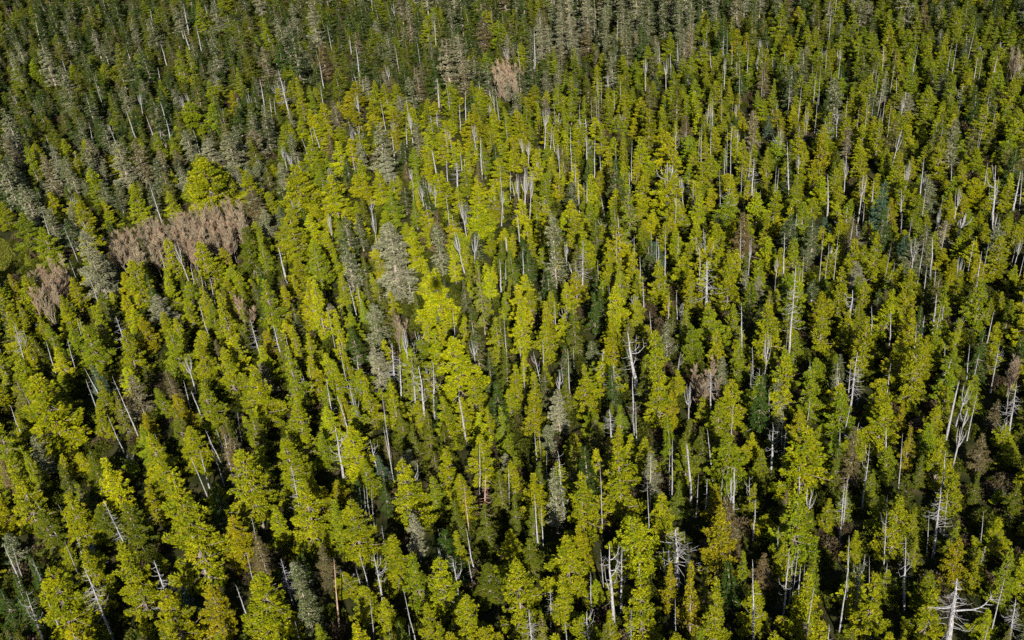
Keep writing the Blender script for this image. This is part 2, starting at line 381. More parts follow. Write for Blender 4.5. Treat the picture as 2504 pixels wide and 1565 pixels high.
KIND_OF = lambda sp: 'dead' if sp.startswith('dead') else {'slim': 'cedar', 'spiked': 'cedar', 'broad': 'cedar'}.get(sp, sp)
SNAG_TXT = """
BL 0 840 105 1100 p 18;120 1170 235 1480 c 20;30 830 65 940 p 8;205 930 285 1120 c 10;565 980 735 1420 b 22;500 780 530 880 p 12;445 805 480 890 p 8;310 505 460 740 p 10;415 545 445 610 p 6;765 510 920 840 b 12;1085 945 1245 1380 b 24;1475 50 1560 300 p 12;1495 15 1545 110 p 10;1560 0 1605 150 p 8;1545 60 1600 330 c 20;1630 10 1640 150 p 8;1375 205 1445 370 p 10;1400 180 1445 360 p 14;2025 280 2110 690 b 14;2350 0 2400 300 c 26;1755 640 1775 730 p 10;1725 890 1765 1045 p 8;1680 1115 1730 1260 p 14;1985 935 2035 1130 b 16;2270 940 2260 1340 r 22;2065 1380 2095 1510 p 10;1440 1060 1448 1130 p 6
BM 210 90 235 200 c 16;95 430 115 590 p 8;120 415 140 590 p 8;145 420 165 590 p 9;175 440 190 610 p 8;145 890 215 1160 p 14;220 895 270 1180 c 22;110 1005 145 1150 p 10;150 1200 175 1440 w 8;715 870 780 1150 s 50;710 720 750 900 p 12;790 930 825 1180 c 20;855 400 880 620 r 14;945 340 915 670 r 26;930 130 930 400 p 12;1155 290 1160 480 p 12;1365 20 1380 230 p 10;1385 30 1395 220 p 8;1440 170 1443 310 p 8;1365 480 1380 740 p 16;1405 570 1415 750 p 12;1490 380 1497 500 m 18;1735 270 1730 400 p 8;2345 80 2345 490 p 12;2325 150 2325 350 p 9;2175 200 2165 500 m 16;1905 840 1925 1330 c 34;1965 850 1960 1180 c 20;1845 870 1855 1010 c 12;2385 710 2390 1000 b 36;2305 850 2320 1000 p 10;2335 860 2345 1000 p 10;2120 950 2130 1140 p 12;1755 1030 1760 1190 p 12;1325 1290 1350 1510 b 18;1740 1310 1750 1510 c 26;1575 1400 1580 1510 p 12;445 1400 458 1510 p 10;300 1420 308 1500 p 8;2375 1210 2378 1370 w 8;2045 1300 2045 1480 b 8;265 700 285 860 w 8;1460 1150 1462 1280 b 12
BR 70 120 90 430 s 32;160 370 155 470 p 14;230 0 255 260 p 12;275 310 268 420 p 8;375 280 370 540 s 28;345 370 335 570 f 16;490 350 490 420 c 12;515 520 505 680 p 14;650 0 640 190 c 24;730 20 710 240 b 8;850 280 845 440 p 14;890 450 870 550 f 14;1140 0 1138 150 p 12;1465 0 1460 140 p 20;1340 115 1295 480 c 14;1165 395 1145 660 b 14;1600 40 1575 350 w 8;1905 170 1880 400 p 16;1870 430 1820 800 b 22;1920 440 1900 660 p 10;1970 0 1930 160 f 50;1475 480 1465 650 p 18;1490 590 1475 850 c 12;695 710 690 890 p 12;560 930 565 1510 w 18;760 860 720 1290 c 18;785 950 775 1110 p 12;850 980 845 1150 p 16;875 970 870 1050 p 8;910 1150 850 1510 w 14;1185 905 1130 1340 p 14;1270 900 1210 1230 c 18;1210 760 1205 890 p 10;1670 770 1655 1180 c 22;1370 910 1368 1010 p 6;2005 1060 1945 1510 g 56;2130 850 2105 940 b 10;2400 1220 2360 1450 b 20;1060 1400 1050 1510 p 20;1835 1085 1832 1150 p 7;25 740 30 880 p 8;55 840 60 960 c 12;1195 1050 1190 1140 p 10;1790 600 1785 690 p 9;2180 590 2175 640 p 8
MM 430 810 470 1080 f 34;475 1100 500 1370 p 16;320 920 340 1190 b 18;370 1030 385 1240 w 16;530 1080 575 1420 c 26;600 1060 610 1340 c 20;60 460 115 690 p 10;100 500 128 680 p 9;55 1180 105 1400 w 12;0 1290 70 1500 w 16;765 690 785 920 p 10;805 870 825 1090 p 12;930 900 950 1050 f 38;840 1280 880 1510 s 22;1530 1110 1535 1270 f 28;1265 910 1272 1000 p 10;1405 970 1450 1180 c 12;2090 830 2160 1160 c 36;1155 165 1165 330 s 24;840 130 890 330 f 50;905 150 900 340 f 20;1105 320 1110 500 p 14;1150 340 1152 440 p 10;1260 260 1265 450 p 12;1685 190 1685 500 b 14;2110 300 2110 460 p 10;2060 300 2070 430 p 10;2200 120 2205 330 p 10;2140 460 2145 600 w 10;1905 520 1912 690 p 14;1810 330 1812 500 p 9;2200 690 2210 810 p 10;1915 1060 1915 1230 b 16;2060 1150 2065 1450 w 18;2365 980 2350 1060 c 10;1375 0 1378 100 p 9;1240 0 1250 100 p 12;1505 620 1510 720 p 9;2400 640 2390 780 f 24;2090 1340 2092 1510 p 10;1905 1390 1910 1510 b 18;210 0 240 210 f 18;2250 180 2255 320 p 9;2380 540 2383 640 p 9;1585 200 1590 330 f 16;2310 580 2305 750 w 10
MR 1970 0 1920 110 f 70;800 0 785 170 c 14;740 140 730 460 p 14;1255 70 1250 190 b 14;1430 0 1415 90 p 8;1575 0 1565 150 p 10;1355 0 1355 130 p 8;1800 160 1790 380 p 18;1660 190 1635 400 f 16;2135 265 2110 460 p 12;1990 320 1960 520 f 28;1815 370 1800 520 p 10;1750 360 1735 520 w 10;1820 560 1800 740 w 16;1870 650 1855 790 p 10;1205 540 1185 730 c 26;1370 650 1370 740 p 10;1505 690 1502 780 p 12;1720 720 1700 860 p 14;1680 790 1670 900 p 10;2200 690 2150 900 p 12;440 630 435 920 w 14;180 330 170 640 b 24;130 250 130 450 p 12;160 100 165 230 m 10;800 370 745 960 b 16;600 860 570 1180 f 32;515 940 515 1160 w 10;680 1060 665 1230 m 16;675 1370 655 1510 m 18;720 1400 712 1510 p 10;205 1115 200 1310 b 14;50 1225 50 1440 f 24;1240 980 1200 1350 b 18;1215 1040 1200 1240 p 10;1480 1060 1460 1210 w 10;1895 915 1888 1000 p 9;2065 920 2055 1040 p 9;2095 990 2070 1100 p 9;2260 920 2215 1150 c 12;1945 1190 1880 1480 s 28;1990 1230 1940 1380 f 20;2410 1190 2360 1500 b 18;2350 1230 2330 1400 p 8;1165 1370 1140 1510 p 14;2000 1370 1960 1510 f 56;1125 1050 1115 1240 m 12;900 1310 885 1430 p 9;930 1040 930 1110 p 9;2240 0 2210 190 f 26;160 130 160 250 p 9;630 1240 630 1370 p 8;1270 1080 1265 1200 p 8
ML 820 730 905 960 b 14;1975 240 2015 410 p 20;1320 360 1325 470 p 10;1390 440 1400 570 p 10;1470 460 1490 560 p 10;1445 480 1465 560 p 9;640 1090 730 1260 w 12;1310 1020 1345 1140 f 14;1275 1185 1315 1340 p 10;1940 790 1985 950 c 18;1775 750 1840 980 b 12;2010 850 2025 920 p 9;300 900 330 990 p 10;40 760 120 1040 b 10;445 890 470 990 w 9;2135 1130 2165 1240 f 12;2165 1080 2185 1230 p 9;2285 1160 2345 1500 w 14;2200 620 2215 770 c 12;2385 640 2395 720 p 9;50 1355 110 1510 p 12;1380 1260 1405 1320 s 18;2320 0 2345 140 f 14;510 740 530 830 p 8;540 760 560 830 p 8;1640 1410 1655 1500 p 9;1125 240 1160 350 w 8
TL 1280 30 1310 200 w 10;1305 210 1340 340 p 16;1980 490 2045 770 b 12;1820 560 1850 760 w 12;1740 650 1765 800 f 24;1690 690 1715 780 f 12;1885 690 1905 860 p 10;1280 680 1310 780 f 14;1330 660 1355 730 f 16;900 780 945 920 p 10;1045 820 1085 930 p 9;1100 880 1105 930 p 8;1130 720 1150 790 p 10;1160 840 1190 980 w 12;780 880 810 960 f 12;1555 770 1570 880 p 9;1370 920 1390 990 p 9;1380 180 1415 330 w 8;1845 80 1855 150 p 8;1060 70 1080 150 p 8;235 140 250 210 p 9;2255 420 2280 560 w 9;2265 600 2275 670 p 8;2165 980 2190 1060 p 9;2000 1030 2030 1150 f 30;2050 1070 2090 1200 f 22;2240 890 2275 960 p 9;2190 900 2205 980 p 8;1740 1190 1775 1330 b 10;1625 1390 1655 1500 p 12;2340 1220 2360 1310 f 30;2370 1240 2400 1320 f 26;795 260 820 320 w 8;1105 480 1120 560 p 9;1140 310 1155 370 p 9;965 660 975 740 f 16;320 400 345 490 w 9;440 420 470 510 w 9;1920 700 1930 800 p 8;610 880 620 930 p 8
TM 85 320 110 530 w 14;135 560 140 620 p 8;360 20 370 110 f 14;320 470 330 550 f 14;505 470 515 570 w 9;665 560 675 710 p 14;1185 330 1215 470 f 18;1345 190 1350 470 w 10;855 650 855 800 w 10;815 730 820 860 p 10;655 790 660 900 b 10;920 890 920 1000 f 14;960 970 970 1230 w 14;60 920 70 990 f 16;345 950 355 1050 w 11;1420 770 1415 980 f 40;1720 840 1720 950 c 26;1730 960 1730 1130 c 14;1465 900 1445 1000 c 12;650 1070 670 1200 s 20;835 1080 845 1200 p 10;855 1110 860 1190 p 8;730 1130 735 1240 p 12;795 1150 800 1260 b 16;1270 1190 1270 1480 f 60;1240 1230 1260 1480 f 34;1300 1220 1285 1500 f 34;1215 1290 1235 1440 p 14;1110 1350 1105 1500 f 18;565 1310 590 1440 f 30;605 1290 615 1400 f 30;640 1310 645 1420 f 20;1610 900 1612 1060 p 8;1780 970 1780 1180 p 9;1645 1160 1650 1370 p 12;1675 1260 1680 1420 p 10;1710 1290 1712 1420 p 8;1730 1290 1730 1420 p 8;2370 880 2370 1110 c 12;2310 930 2310 1060 f 26;1830 1100 1835 1240 p 9;2040 1210 2045 1330 p 10;2300 420 2300 600 f 14;2335 380 2335 490 p 9;2395 300 2400 450 p 9;500 1190 520 1270 f 30;435 890 440 980 p 10;1270 980 1275 1080 f 20;1310 1000 1310 1080 f 18;45 250 50 300 w 9;480 1330 480 1440 p 8;1180 1220 1180 1330 p 9;1500 920 1505 1000 p 8;1870 1380 1890 1500 p 10;190 1410 200 1510 f 20;1050 60 1053 190 r 6;650 150 660 280 m 10
TR 1445 310 1440 480 m 10;1350 480 1330 630 w 9;545 270 540 350 f 10;1110 350 1100 430 f 12;1985 600 1960 750 c 14;300 410 295 570 f 14;210 350 220 480 p 8;785 1000 790 1330 w 12;1170 1110 1155 1310 f 14;1280 1240 1250 1480 f 34;1055 1230 1050 1450 w 14;1360 1270 1340 1450 w 12;1510 920 1450 1130 f 24;1725 1110 1705 1310 w 10;1595 1220 1580 1330 p 8;1580 1340 1590 1440 c 12;2285 1160 2260 1510 c 20;2400 1210 2365 1420 w 16;1565 690 1550 800 f 18;1605 640 1610 760 m 18;1735 1230 1720 1380 f 16;465 380 460 530 p 8;655 400 660 520 p 8;720 360 715 440 p 8;860 330 865 420 f 14;1635 430 1620 510 p 8;1650 440 1645 500 p 8;2090 400 2075 500 p 8;2220 400 2195 510 w 9;2035 240 2030 320 p 8;1845 240 1840 310 p 9;1000 330 1000 400 p 8;570 360 565 450 p 8;1240 0 1235 10 p 6;540 1330 545 1490 p 10;395 920 395 1020 f 14;25 930 30 1080 p 10;500 1110 480 1330 b 14;835 1090 835 1200 f 14;700 860 715 900 p 8;1540 540 1545 640 p 8;1110 760 1105 900 f 14;2450 1200 2440 1400 p 8;2225 1330 2200 1440 c 10;1935 1130 1930 1250 p 8;2170 1150 2150 1290 p 8;1440 560 1445 650 m 9;1810 870 1800 960 p 8;1300 1440 1295 1500 p 8;10 1260 20 1400 f 14;50 1260 55 1380 p 10
"""
CROWN_TXT = """
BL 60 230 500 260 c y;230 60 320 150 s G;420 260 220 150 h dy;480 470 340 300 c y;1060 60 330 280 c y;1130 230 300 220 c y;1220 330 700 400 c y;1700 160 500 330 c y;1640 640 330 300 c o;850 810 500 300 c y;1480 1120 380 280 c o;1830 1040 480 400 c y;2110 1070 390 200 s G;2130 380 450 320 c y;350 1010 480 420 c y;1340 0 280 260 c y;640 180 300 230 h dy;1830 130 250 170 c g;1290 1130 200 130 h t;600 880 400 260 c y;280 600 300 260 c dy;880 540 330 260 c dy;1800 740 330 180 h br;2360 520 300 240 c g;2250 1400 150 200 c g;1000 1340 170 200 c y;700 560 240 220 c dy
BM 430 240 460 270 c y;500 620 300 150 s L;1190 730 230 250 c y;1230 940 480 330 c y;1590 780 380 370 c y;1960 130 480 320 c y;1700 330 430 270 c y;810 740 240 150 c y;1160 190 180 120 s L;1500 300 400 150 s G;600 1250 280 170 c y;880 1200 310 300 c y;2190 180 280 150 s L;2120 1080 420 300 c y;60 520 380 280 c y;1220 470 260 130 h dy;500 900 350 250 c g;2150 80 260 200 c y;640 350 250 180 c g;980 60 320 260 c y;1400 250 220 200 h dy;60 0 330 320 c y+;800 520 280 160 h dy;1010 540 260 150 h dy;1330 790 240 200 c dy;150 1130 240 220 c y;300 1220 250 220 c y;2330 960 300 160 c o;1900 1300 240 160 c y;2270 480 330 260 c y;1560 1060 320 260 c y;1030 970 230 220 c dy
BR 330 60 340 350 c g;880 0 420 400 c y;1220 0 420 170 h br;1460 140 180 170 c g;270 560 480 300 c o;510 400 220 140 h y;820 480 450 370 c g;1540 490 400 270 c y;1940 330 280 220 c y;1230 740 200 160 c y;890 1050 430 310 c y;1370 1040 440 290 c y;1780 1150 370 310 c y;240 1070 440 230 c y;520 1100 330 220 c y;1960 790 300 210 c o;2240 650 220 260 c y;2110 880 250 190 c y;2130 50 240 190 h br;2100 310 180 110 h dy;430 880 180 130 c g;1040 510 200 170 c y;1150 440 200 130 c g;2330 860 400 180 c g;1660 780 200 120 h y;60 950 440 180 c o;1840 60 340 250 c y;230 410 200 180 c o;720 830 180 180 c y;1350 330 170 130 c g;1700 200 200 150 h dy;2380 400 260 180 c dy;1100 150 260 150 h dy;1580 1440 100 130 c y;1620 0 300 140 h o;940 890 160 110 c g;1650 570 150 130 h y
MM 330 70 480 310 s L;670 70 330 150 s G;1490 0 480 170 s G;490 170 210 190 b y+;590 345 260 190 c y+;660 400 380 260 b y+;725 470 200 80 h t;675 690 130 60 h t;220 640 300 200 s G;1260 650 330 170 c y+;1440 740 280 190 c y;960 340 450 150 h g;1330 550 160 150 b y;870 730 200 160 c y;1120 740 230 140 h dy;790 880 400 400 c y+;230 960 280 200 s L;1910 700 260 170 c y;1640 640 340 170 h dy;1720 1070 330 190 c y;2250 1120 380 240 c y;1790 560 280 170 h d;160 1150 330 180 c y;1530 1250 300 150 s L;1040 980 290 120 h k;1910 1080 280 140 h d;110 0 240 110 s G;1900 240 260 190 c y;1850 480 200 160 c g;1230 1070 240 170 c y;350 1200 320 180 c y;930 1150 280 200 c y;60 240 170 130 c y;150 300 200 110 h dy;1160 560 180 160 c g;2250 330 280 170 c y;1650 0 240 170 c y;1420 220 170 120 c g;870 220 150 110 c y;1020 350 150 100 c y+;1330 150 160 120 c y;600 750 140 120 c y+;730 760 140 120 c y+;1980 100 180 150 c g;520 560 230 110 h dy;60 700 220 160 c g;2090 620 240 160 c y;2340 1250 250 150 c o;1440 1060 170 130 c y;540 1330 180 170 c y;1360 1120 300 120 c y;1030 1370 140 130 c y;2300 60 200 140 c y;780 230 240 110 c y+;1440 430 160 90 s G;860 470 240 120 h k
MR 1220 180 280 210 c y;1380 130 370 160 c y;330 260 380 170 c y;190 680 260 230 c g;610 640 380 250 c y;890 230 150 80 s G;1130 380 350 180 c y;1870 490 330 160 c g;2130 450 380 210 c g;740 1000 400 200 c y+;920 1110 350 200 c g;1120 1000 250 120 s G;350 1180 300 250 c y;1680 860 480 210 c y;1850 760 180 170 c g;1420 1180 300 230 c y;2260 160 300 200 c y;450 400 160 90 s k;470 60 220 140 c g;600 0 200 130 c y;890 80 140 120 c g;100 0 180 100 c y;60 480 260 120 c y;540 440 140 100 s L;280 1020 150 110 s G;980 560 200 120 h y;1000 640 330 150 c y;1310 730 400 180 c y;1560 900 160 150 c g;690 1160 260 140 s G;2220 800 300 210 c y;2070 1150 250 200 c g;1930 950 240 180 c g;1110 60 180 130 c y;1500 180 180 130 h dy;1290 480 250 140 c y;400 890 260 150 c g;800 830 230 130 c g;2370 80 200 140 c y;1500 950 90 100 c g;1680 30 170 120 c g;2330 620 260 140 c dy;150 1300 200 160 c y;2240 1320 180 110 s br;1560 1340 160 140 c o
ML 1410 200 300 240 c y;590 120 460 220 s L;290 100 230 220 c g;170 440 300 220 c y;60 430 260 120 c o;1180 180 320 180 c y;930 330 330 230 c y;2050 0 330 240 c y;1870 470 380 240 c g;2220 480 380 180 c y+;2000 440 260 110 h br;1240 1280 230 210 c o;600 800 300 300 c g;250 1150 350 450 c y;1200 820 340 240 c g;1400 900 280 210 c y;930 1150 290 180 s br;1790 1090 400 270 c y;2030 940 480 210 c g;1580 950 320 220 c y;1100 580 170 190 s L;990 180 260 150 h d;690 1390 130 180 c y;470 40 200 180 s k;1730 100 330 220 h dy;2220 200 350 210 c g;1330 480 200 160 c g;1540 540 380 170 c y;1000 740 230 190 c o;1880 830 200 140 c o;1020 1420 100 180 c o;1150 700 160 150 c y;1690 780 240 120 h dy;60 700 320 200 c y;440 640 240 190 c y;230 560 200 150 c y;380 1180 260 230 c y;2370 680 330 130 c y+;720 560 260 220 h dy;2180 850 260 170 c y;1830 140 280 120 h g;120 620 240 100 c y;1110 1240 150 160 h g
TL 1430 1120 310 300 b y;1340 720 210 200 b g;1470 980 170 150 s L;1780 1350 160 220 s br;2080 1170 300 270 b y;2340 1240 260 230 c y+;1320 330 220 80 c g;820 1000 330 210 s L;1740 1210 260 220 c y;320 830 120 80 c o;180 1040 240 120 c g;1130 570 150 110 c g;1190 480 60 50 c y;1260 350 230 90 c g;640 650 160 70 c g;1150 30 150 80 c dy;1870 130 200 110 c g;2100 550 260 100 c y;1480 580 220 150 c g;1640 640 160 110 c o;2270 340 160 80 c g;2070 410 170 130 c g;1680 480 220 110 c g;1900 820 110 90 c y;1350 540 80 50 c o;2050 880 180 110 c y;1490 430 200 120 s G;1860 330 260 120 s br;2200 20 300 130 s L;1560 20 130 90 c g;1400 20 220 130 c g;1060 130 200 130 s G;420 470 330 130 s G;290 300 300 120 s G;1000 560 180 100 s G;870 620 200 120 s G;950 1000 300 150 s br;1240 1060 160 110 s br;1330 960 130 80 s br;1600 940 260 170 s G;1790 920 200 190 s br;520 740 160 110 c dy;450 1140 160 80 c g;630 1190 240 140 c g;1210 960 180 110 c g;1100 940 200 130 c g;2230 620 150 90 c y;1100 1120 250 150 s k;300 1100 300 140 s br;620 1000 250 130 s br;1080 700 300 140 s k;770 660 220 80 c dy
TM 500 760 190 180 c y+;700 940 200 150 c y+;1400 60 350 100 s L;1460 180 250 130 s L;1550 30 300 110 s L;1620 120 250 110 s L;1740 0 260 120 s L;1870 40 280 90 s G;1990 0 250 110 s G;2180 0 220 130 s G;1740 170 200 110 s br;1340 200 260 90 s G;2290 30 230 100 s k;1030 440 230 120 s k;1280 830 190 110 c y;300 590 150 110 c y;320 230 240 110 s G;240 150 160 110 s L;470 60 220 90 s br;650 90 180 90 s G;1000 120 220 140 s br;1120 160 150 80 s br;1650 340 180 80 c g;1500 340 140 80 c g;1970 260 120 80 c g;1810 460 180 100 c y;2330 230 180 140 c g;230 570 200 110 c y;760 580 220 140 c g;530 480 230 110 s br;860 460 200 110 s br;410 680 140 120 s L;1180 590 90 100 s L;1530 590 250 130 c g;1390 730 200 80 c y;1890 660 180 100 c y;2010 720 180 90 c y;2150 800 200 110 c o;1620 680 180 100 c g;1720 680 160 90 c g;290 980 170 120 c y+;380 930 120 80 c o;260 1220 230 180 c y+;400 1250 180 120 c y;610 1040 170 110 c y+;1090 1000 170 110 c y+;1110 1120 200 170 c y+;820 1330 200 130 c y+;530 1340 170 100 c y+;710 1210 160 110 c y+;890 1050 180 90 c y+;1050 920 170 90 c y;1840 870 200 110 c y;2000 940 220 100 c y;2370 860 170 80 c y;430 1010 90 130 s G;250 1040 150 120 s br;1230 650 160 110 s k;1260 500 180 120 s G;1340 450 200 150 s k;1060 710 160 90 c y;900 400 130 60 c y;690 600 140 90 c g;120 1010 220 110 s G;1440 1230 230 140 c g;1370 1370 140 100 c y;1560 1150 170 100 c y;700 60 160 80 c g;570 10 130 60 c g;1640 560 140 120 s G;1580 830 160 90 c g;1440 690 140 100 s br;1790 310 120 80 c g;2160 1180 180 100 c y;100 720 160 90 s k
TR 70 340 160 70 c g;240 130 200 110 c g;350 120 170 90 c g;480 130 170 110 c g;700 30 220 130 c g;850 80 160 90 c g;930 100 140 120 s G;1040 10 200 110 s k;1110 10 180 120 c g;1320 10 160 110 s br;1220 90 180 90 c g;1380 60 150 90 c g;1470 70 190 100 c g;1550 60 200 90 c g;1670 80 200 110 c g;1850 60 180 90 c g;1960 160 180 90 c g;2060 110 190 100 c g;1120 250 190 100 c g;1740 240 170 80 c g;2250 60 170 110 c dy;1100 140 120 80 h k;100 710 180 90 c y;330 560 150 70 c y;1560 450 220 120 c y;1300 690 200 120 c y;1600 660 180 130 s L;1000 890 300 130 c o;1400 840 280 130 c y;860 1010 240 120 c y;600 1060 240 110 c y;430 990 280 120 c y;2140 740 250 160 c y;1910 700 130 90 c g;1440 500 240 60 s L;1180 900 220 120 s br;1500 780 180 110 c y;700 890 180 100 h y;1090 1190 200 120 c y;1270 1060 190 150 c y;1540 1070 230 130 c y;1840 970 280 140 c y;200 640 150 80 c g;1820 130 130 60 h dy;650 560 220 90 c g;1200 620 200 110 c y;1680 1380 130 170 c g;1480 1400 110 110 h o;350 1240 240 110 c y+;780 1330 160 150 c y;1040 400 150 70 c g;510 830 200 90 c y;160 940 220 80 c y;1900 1370 140 150 c y;2320 1290 200 130 c y;2200 880 200 130 c dy;1660 1000 130 90 c g;2350 560 220 130 c y;1240 400 150 80 c g;900 240 160 90 c g;560 320 150 80 c g;820 200 140 80 c g
"""
def parse(txt):
    out = []
    for line in txt.strip().splitlines():
        reg, rest = line.split(' ', 1)
        for it in rest.split(';'):
            p = it.split()
            out.append((reg,) + tuple(float(q) if q.replace('.', '').isdigit() else q for q in p))
    return out
SNAGS = parse(SNAG_TXT); CROWNS = parse(CROWN_TXT)



# ------------------------------------------------------------------ where things grow
TINT = {   # leaf colours; y+ is partly the central glow put into colour
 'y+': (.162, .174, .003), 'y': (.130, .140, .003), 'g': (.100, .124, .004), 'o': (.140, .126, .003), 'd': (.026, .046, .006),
 'dy': (.060, .074, .004), 'G': (.064, .077, .027), 'br': (.078, .064, .026), 't': (.040, .070, .040), 'L': (.118, .120, .066), 'k': (.032, .048, .012)}
def inpoly(x, y, P):
    c = False; n = len(P)
    for i in range(n):
        (x1, y1), (x2, y2) = P[i], P[i - 1]
        if (y1 > y) != (y2 > y) and x < (x2 - x1) * (y - y1) / (y2 - y1) + x1: c = not c
    return c
ALDER_PATCH = [  # photo px outline of the leafless stands at mid crown height
 [(255, 575), (330, 545), (430, 515), (540, 488), (590, 488), (600, 535), (540, 580), (430, 600), (330, 612), (268, 612)],
 [(35, 690), (90, 655), (165, 625), (170, 665), (120, 705), (80, 735), (45, 725)],
 [(1205, 150), (1240, 135), (1275, 165), (1262, 200), (1215, 195)],
 [(2475, 110), (2504, 112), (2504, 135), (2480, 132)],
 [(570, 715), (600, 705), (605, 735), (580, 740)], [(955, 760), (980, 755), (985, 775), (960, 785)],
 [(1690, 880), (1760, 880), (1750, 930), (1690, 940)], [(2470, 860), (2504, 850), (2504, 890), (2475, 890)],
]
CLEARING = [(-200, 560), (22, 570), (45, 640), (62, 668), (35, 690), (-200, 800)]

def weights(px, py):
    """share of each species for the part of the forest which shows at photo px"""
    if any(inpoly(px, py, P) for P in ALDER_PATCH): return {'alder': 1}
    if px < 560 + (330 - py) * .5 and py < 300:
        return {'hemlock': .66, 'spruce': .07, 'cedar': .20, 'spiked': .02, 'dead_whip': .006}
    if px < 720 and py < 520:
        return {'spruce': .34, 'cedar': .32, 'hemlock': .22, 'spiked': .04, 'dead_whip': .01, 'alder': 0}
    if 720 <= px < 1350 and py < 190 :
        return {'hemlock': .52, 'spruce': .12, 'cedar': .26, 'dead_whip': .012, 'spiked': .02, 'dead_brown': .006, 'alder': 0}
    if 1290 <= px < 1700 and py < 130 - (px - 1290) * .05:
        return {'spruce': .74, 'hemlock': .14, 'cedar': .05, 'dead_mossy': .10}
    if px >= 1600 and py < 60 - abs(px - 1900) * .03:
        return {'spruce': .15, 'hemlock': .45, 'slim': .4, 'dead_whip': .01}
    if px > 1180 and py < 640 and py > 90:
        d = (.15 if px > 1500 else .08) * (.5 if py < 180 else 1)
        return {'slim': .42, 'cedar': .08, 'spiked': .07, 'hemlock': .12, 'spruce': .04, 'dead_pole': d * .55, 'dead_whip': d * .30, 'dead_fan': d * .15}
    if px > 1180 and py <= 90: return {'slim': .62, 'hemlock': .25, 'spruce': .06, 'dead_pole': .02, 'spiked': .03}
    if py < 640:
        return {'cedar': .50, 'spiked': .08, 'slim': .12, 'hemlock': .10, 'spruce': .10, 'dead_pole': .02, 'dead_whip': .01, 'dead_fan': .01}
    return {'cedar': .46, 'spiked': .10, 'slim': .06, 'hemlock': .21, 'spruce': .05, 'dead_pole': .015, 'dead_whip': .015}

def pick_tint(sp, px, py):
    k = KIND_OF(sp); u = random.random()
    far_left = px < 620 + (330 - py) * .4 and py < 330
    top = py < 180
    centre_glow = math.exp(-(((px - 1150) / 620) ** 2 + ((py - 430) / 360) ** 2))  # light glow put into leaf colour: bright tints grow likelier towards this centre
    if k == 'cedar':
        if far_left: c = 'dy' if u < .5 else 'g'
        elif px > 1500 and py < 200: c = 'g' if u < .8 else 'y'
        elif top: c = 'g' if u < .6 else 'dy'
        else: c = 'y+' if u < .12 + .6 * centre_glow else ('o' if u > .992 else ('g' if u > .76 + .1 * centre_glow else 'y'))
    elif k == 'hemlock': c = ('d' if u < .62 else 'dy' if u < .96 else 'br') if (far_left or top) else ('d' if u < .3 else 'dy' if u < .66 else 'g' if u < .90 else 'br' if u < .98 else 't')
    elif k == 'spruce' and far_left: c = 'k' if u < .5 else 'd' if u < .75 else 'G' if u < .93 else 'L'
    elif k == 'spruce': c = 'k' if u < .40 else 'G' if u < .75 else 'L' if u < .87 else 'br'
    elif k == 'alder': c = None
    else: c = 'G'
    if c is None: t = np.array([.165, .128, .084])
    else: t = np.array(TINT[c])
    t = t * random.uniform(.82, 1.2)
    t[0] *= random.uniform(.9, 1.12)
    return c, tuple(float(q) for q in t)

TREES = []      # dict(sp, var, x, y, H, W, rz, lean, tint, code, mark, seg)
cell = 4.0; grid = {}
def near(x, y):
    i, j = int(x // cell), int(y // cell)
    for a in (-1, 0, 1):
        for b in (-1, 0, 1):
            yield from grid.get((i + a, j + b), ())
def add_tree(**k):
    k['z'] = float(ground(k['x'], k['y'])); TREES.append(k)
    grid.setdefault((int(k['x'] // cell), int(k['y'] // cell)), []).append(k)

ORIG = {'TL': (0, 0), 'TM': (835, 0), 'TR': (1670, 0), 'ML': (0, 522), 'MM': (835, 522), 'MR': (1670, 522), 'BL': (0, 1044), 'BM': (835, 1044), 'BR': (1670, 1044)}
ZS = 2420 / 835.0
MARKS = []      # visible strips of the marked trees: (x0, x1, ytop, ybot, depth)
SN = {'p': 'pole', 'w': 'whip', 'b': 'branchy', 'c': 'candelabra', 's': 'stub', 'f': 'fan', 'r': 'brown', 'm': 'mossy', 'g': 'gnarled'}
def place_top(tx, ty, H):
    z = H
    for _ in range(4):
        p = at_height(tx, ty, z); z = H + float(ground(p[0], p[1]))
    return p
for reg, x0, y0, x1, y1, kd, wz in SNAGS:
    ox, oy = ORIG[reg]; tx, ty, bx, by = ox + x0 / ZS, oy + y0 / ZS, ox + x1 / ZS, oy + y1 / ZS
    p = place_top(tx, ty, 16); _, _, dep = project(p)
    dr = ray(tx, ty); cosd = math.sqrt(1 - dr[2] ** 2)
    vis = math.hypot(bx - tx, by - ty) / (F / dep * cosd)
    H = min(max(vis + 4.2, 8.2), 24)
    p = place_top(tx, ty, H)
    sp = 'dead_' + SN[kd]
    v = random.randrange(len(PROTO[sp]))
    rm = {'p': .17, 'w': .17, 'b': .2, 'c': .27, 's': .42, 'f': .27, 'r': .3, 'm': .22, 'g': .34}[kd]
    wantr = wz / ZS / (F / dep) * .5
    if kd == 'f': wantr = rm * min(max(wz / ZS / (F / dep) / 1.9, .6), 1.8)
    # lean: what the trunk's line in the photo shows beyond plumb
    nx = (1614 - tx) / (4552 - ty) * (by - ty); off = ((bx - tx) - nx) / (F / dep)
    add_tree(sp=sp, var=v, x=float(p[0]), y=float(p[1]), H=H, W=min(max(wantr * {'s': .6, 'r': .7}.get(kd, 1.05) / rm, .30), 1.7) * 2.4, rz=0 if kd == 'g' else random.uniform(0, 6.28), lean=(0, float(np.clip(-off / max(vis, 1), -.12, .12))), tint=(.5, .5, .5), code=kd, mark=True)
    MARKS.append((min(tx, bx) - 5, max(tx, bx) + 5, ty, ty + (by - ty) * .55, dep))
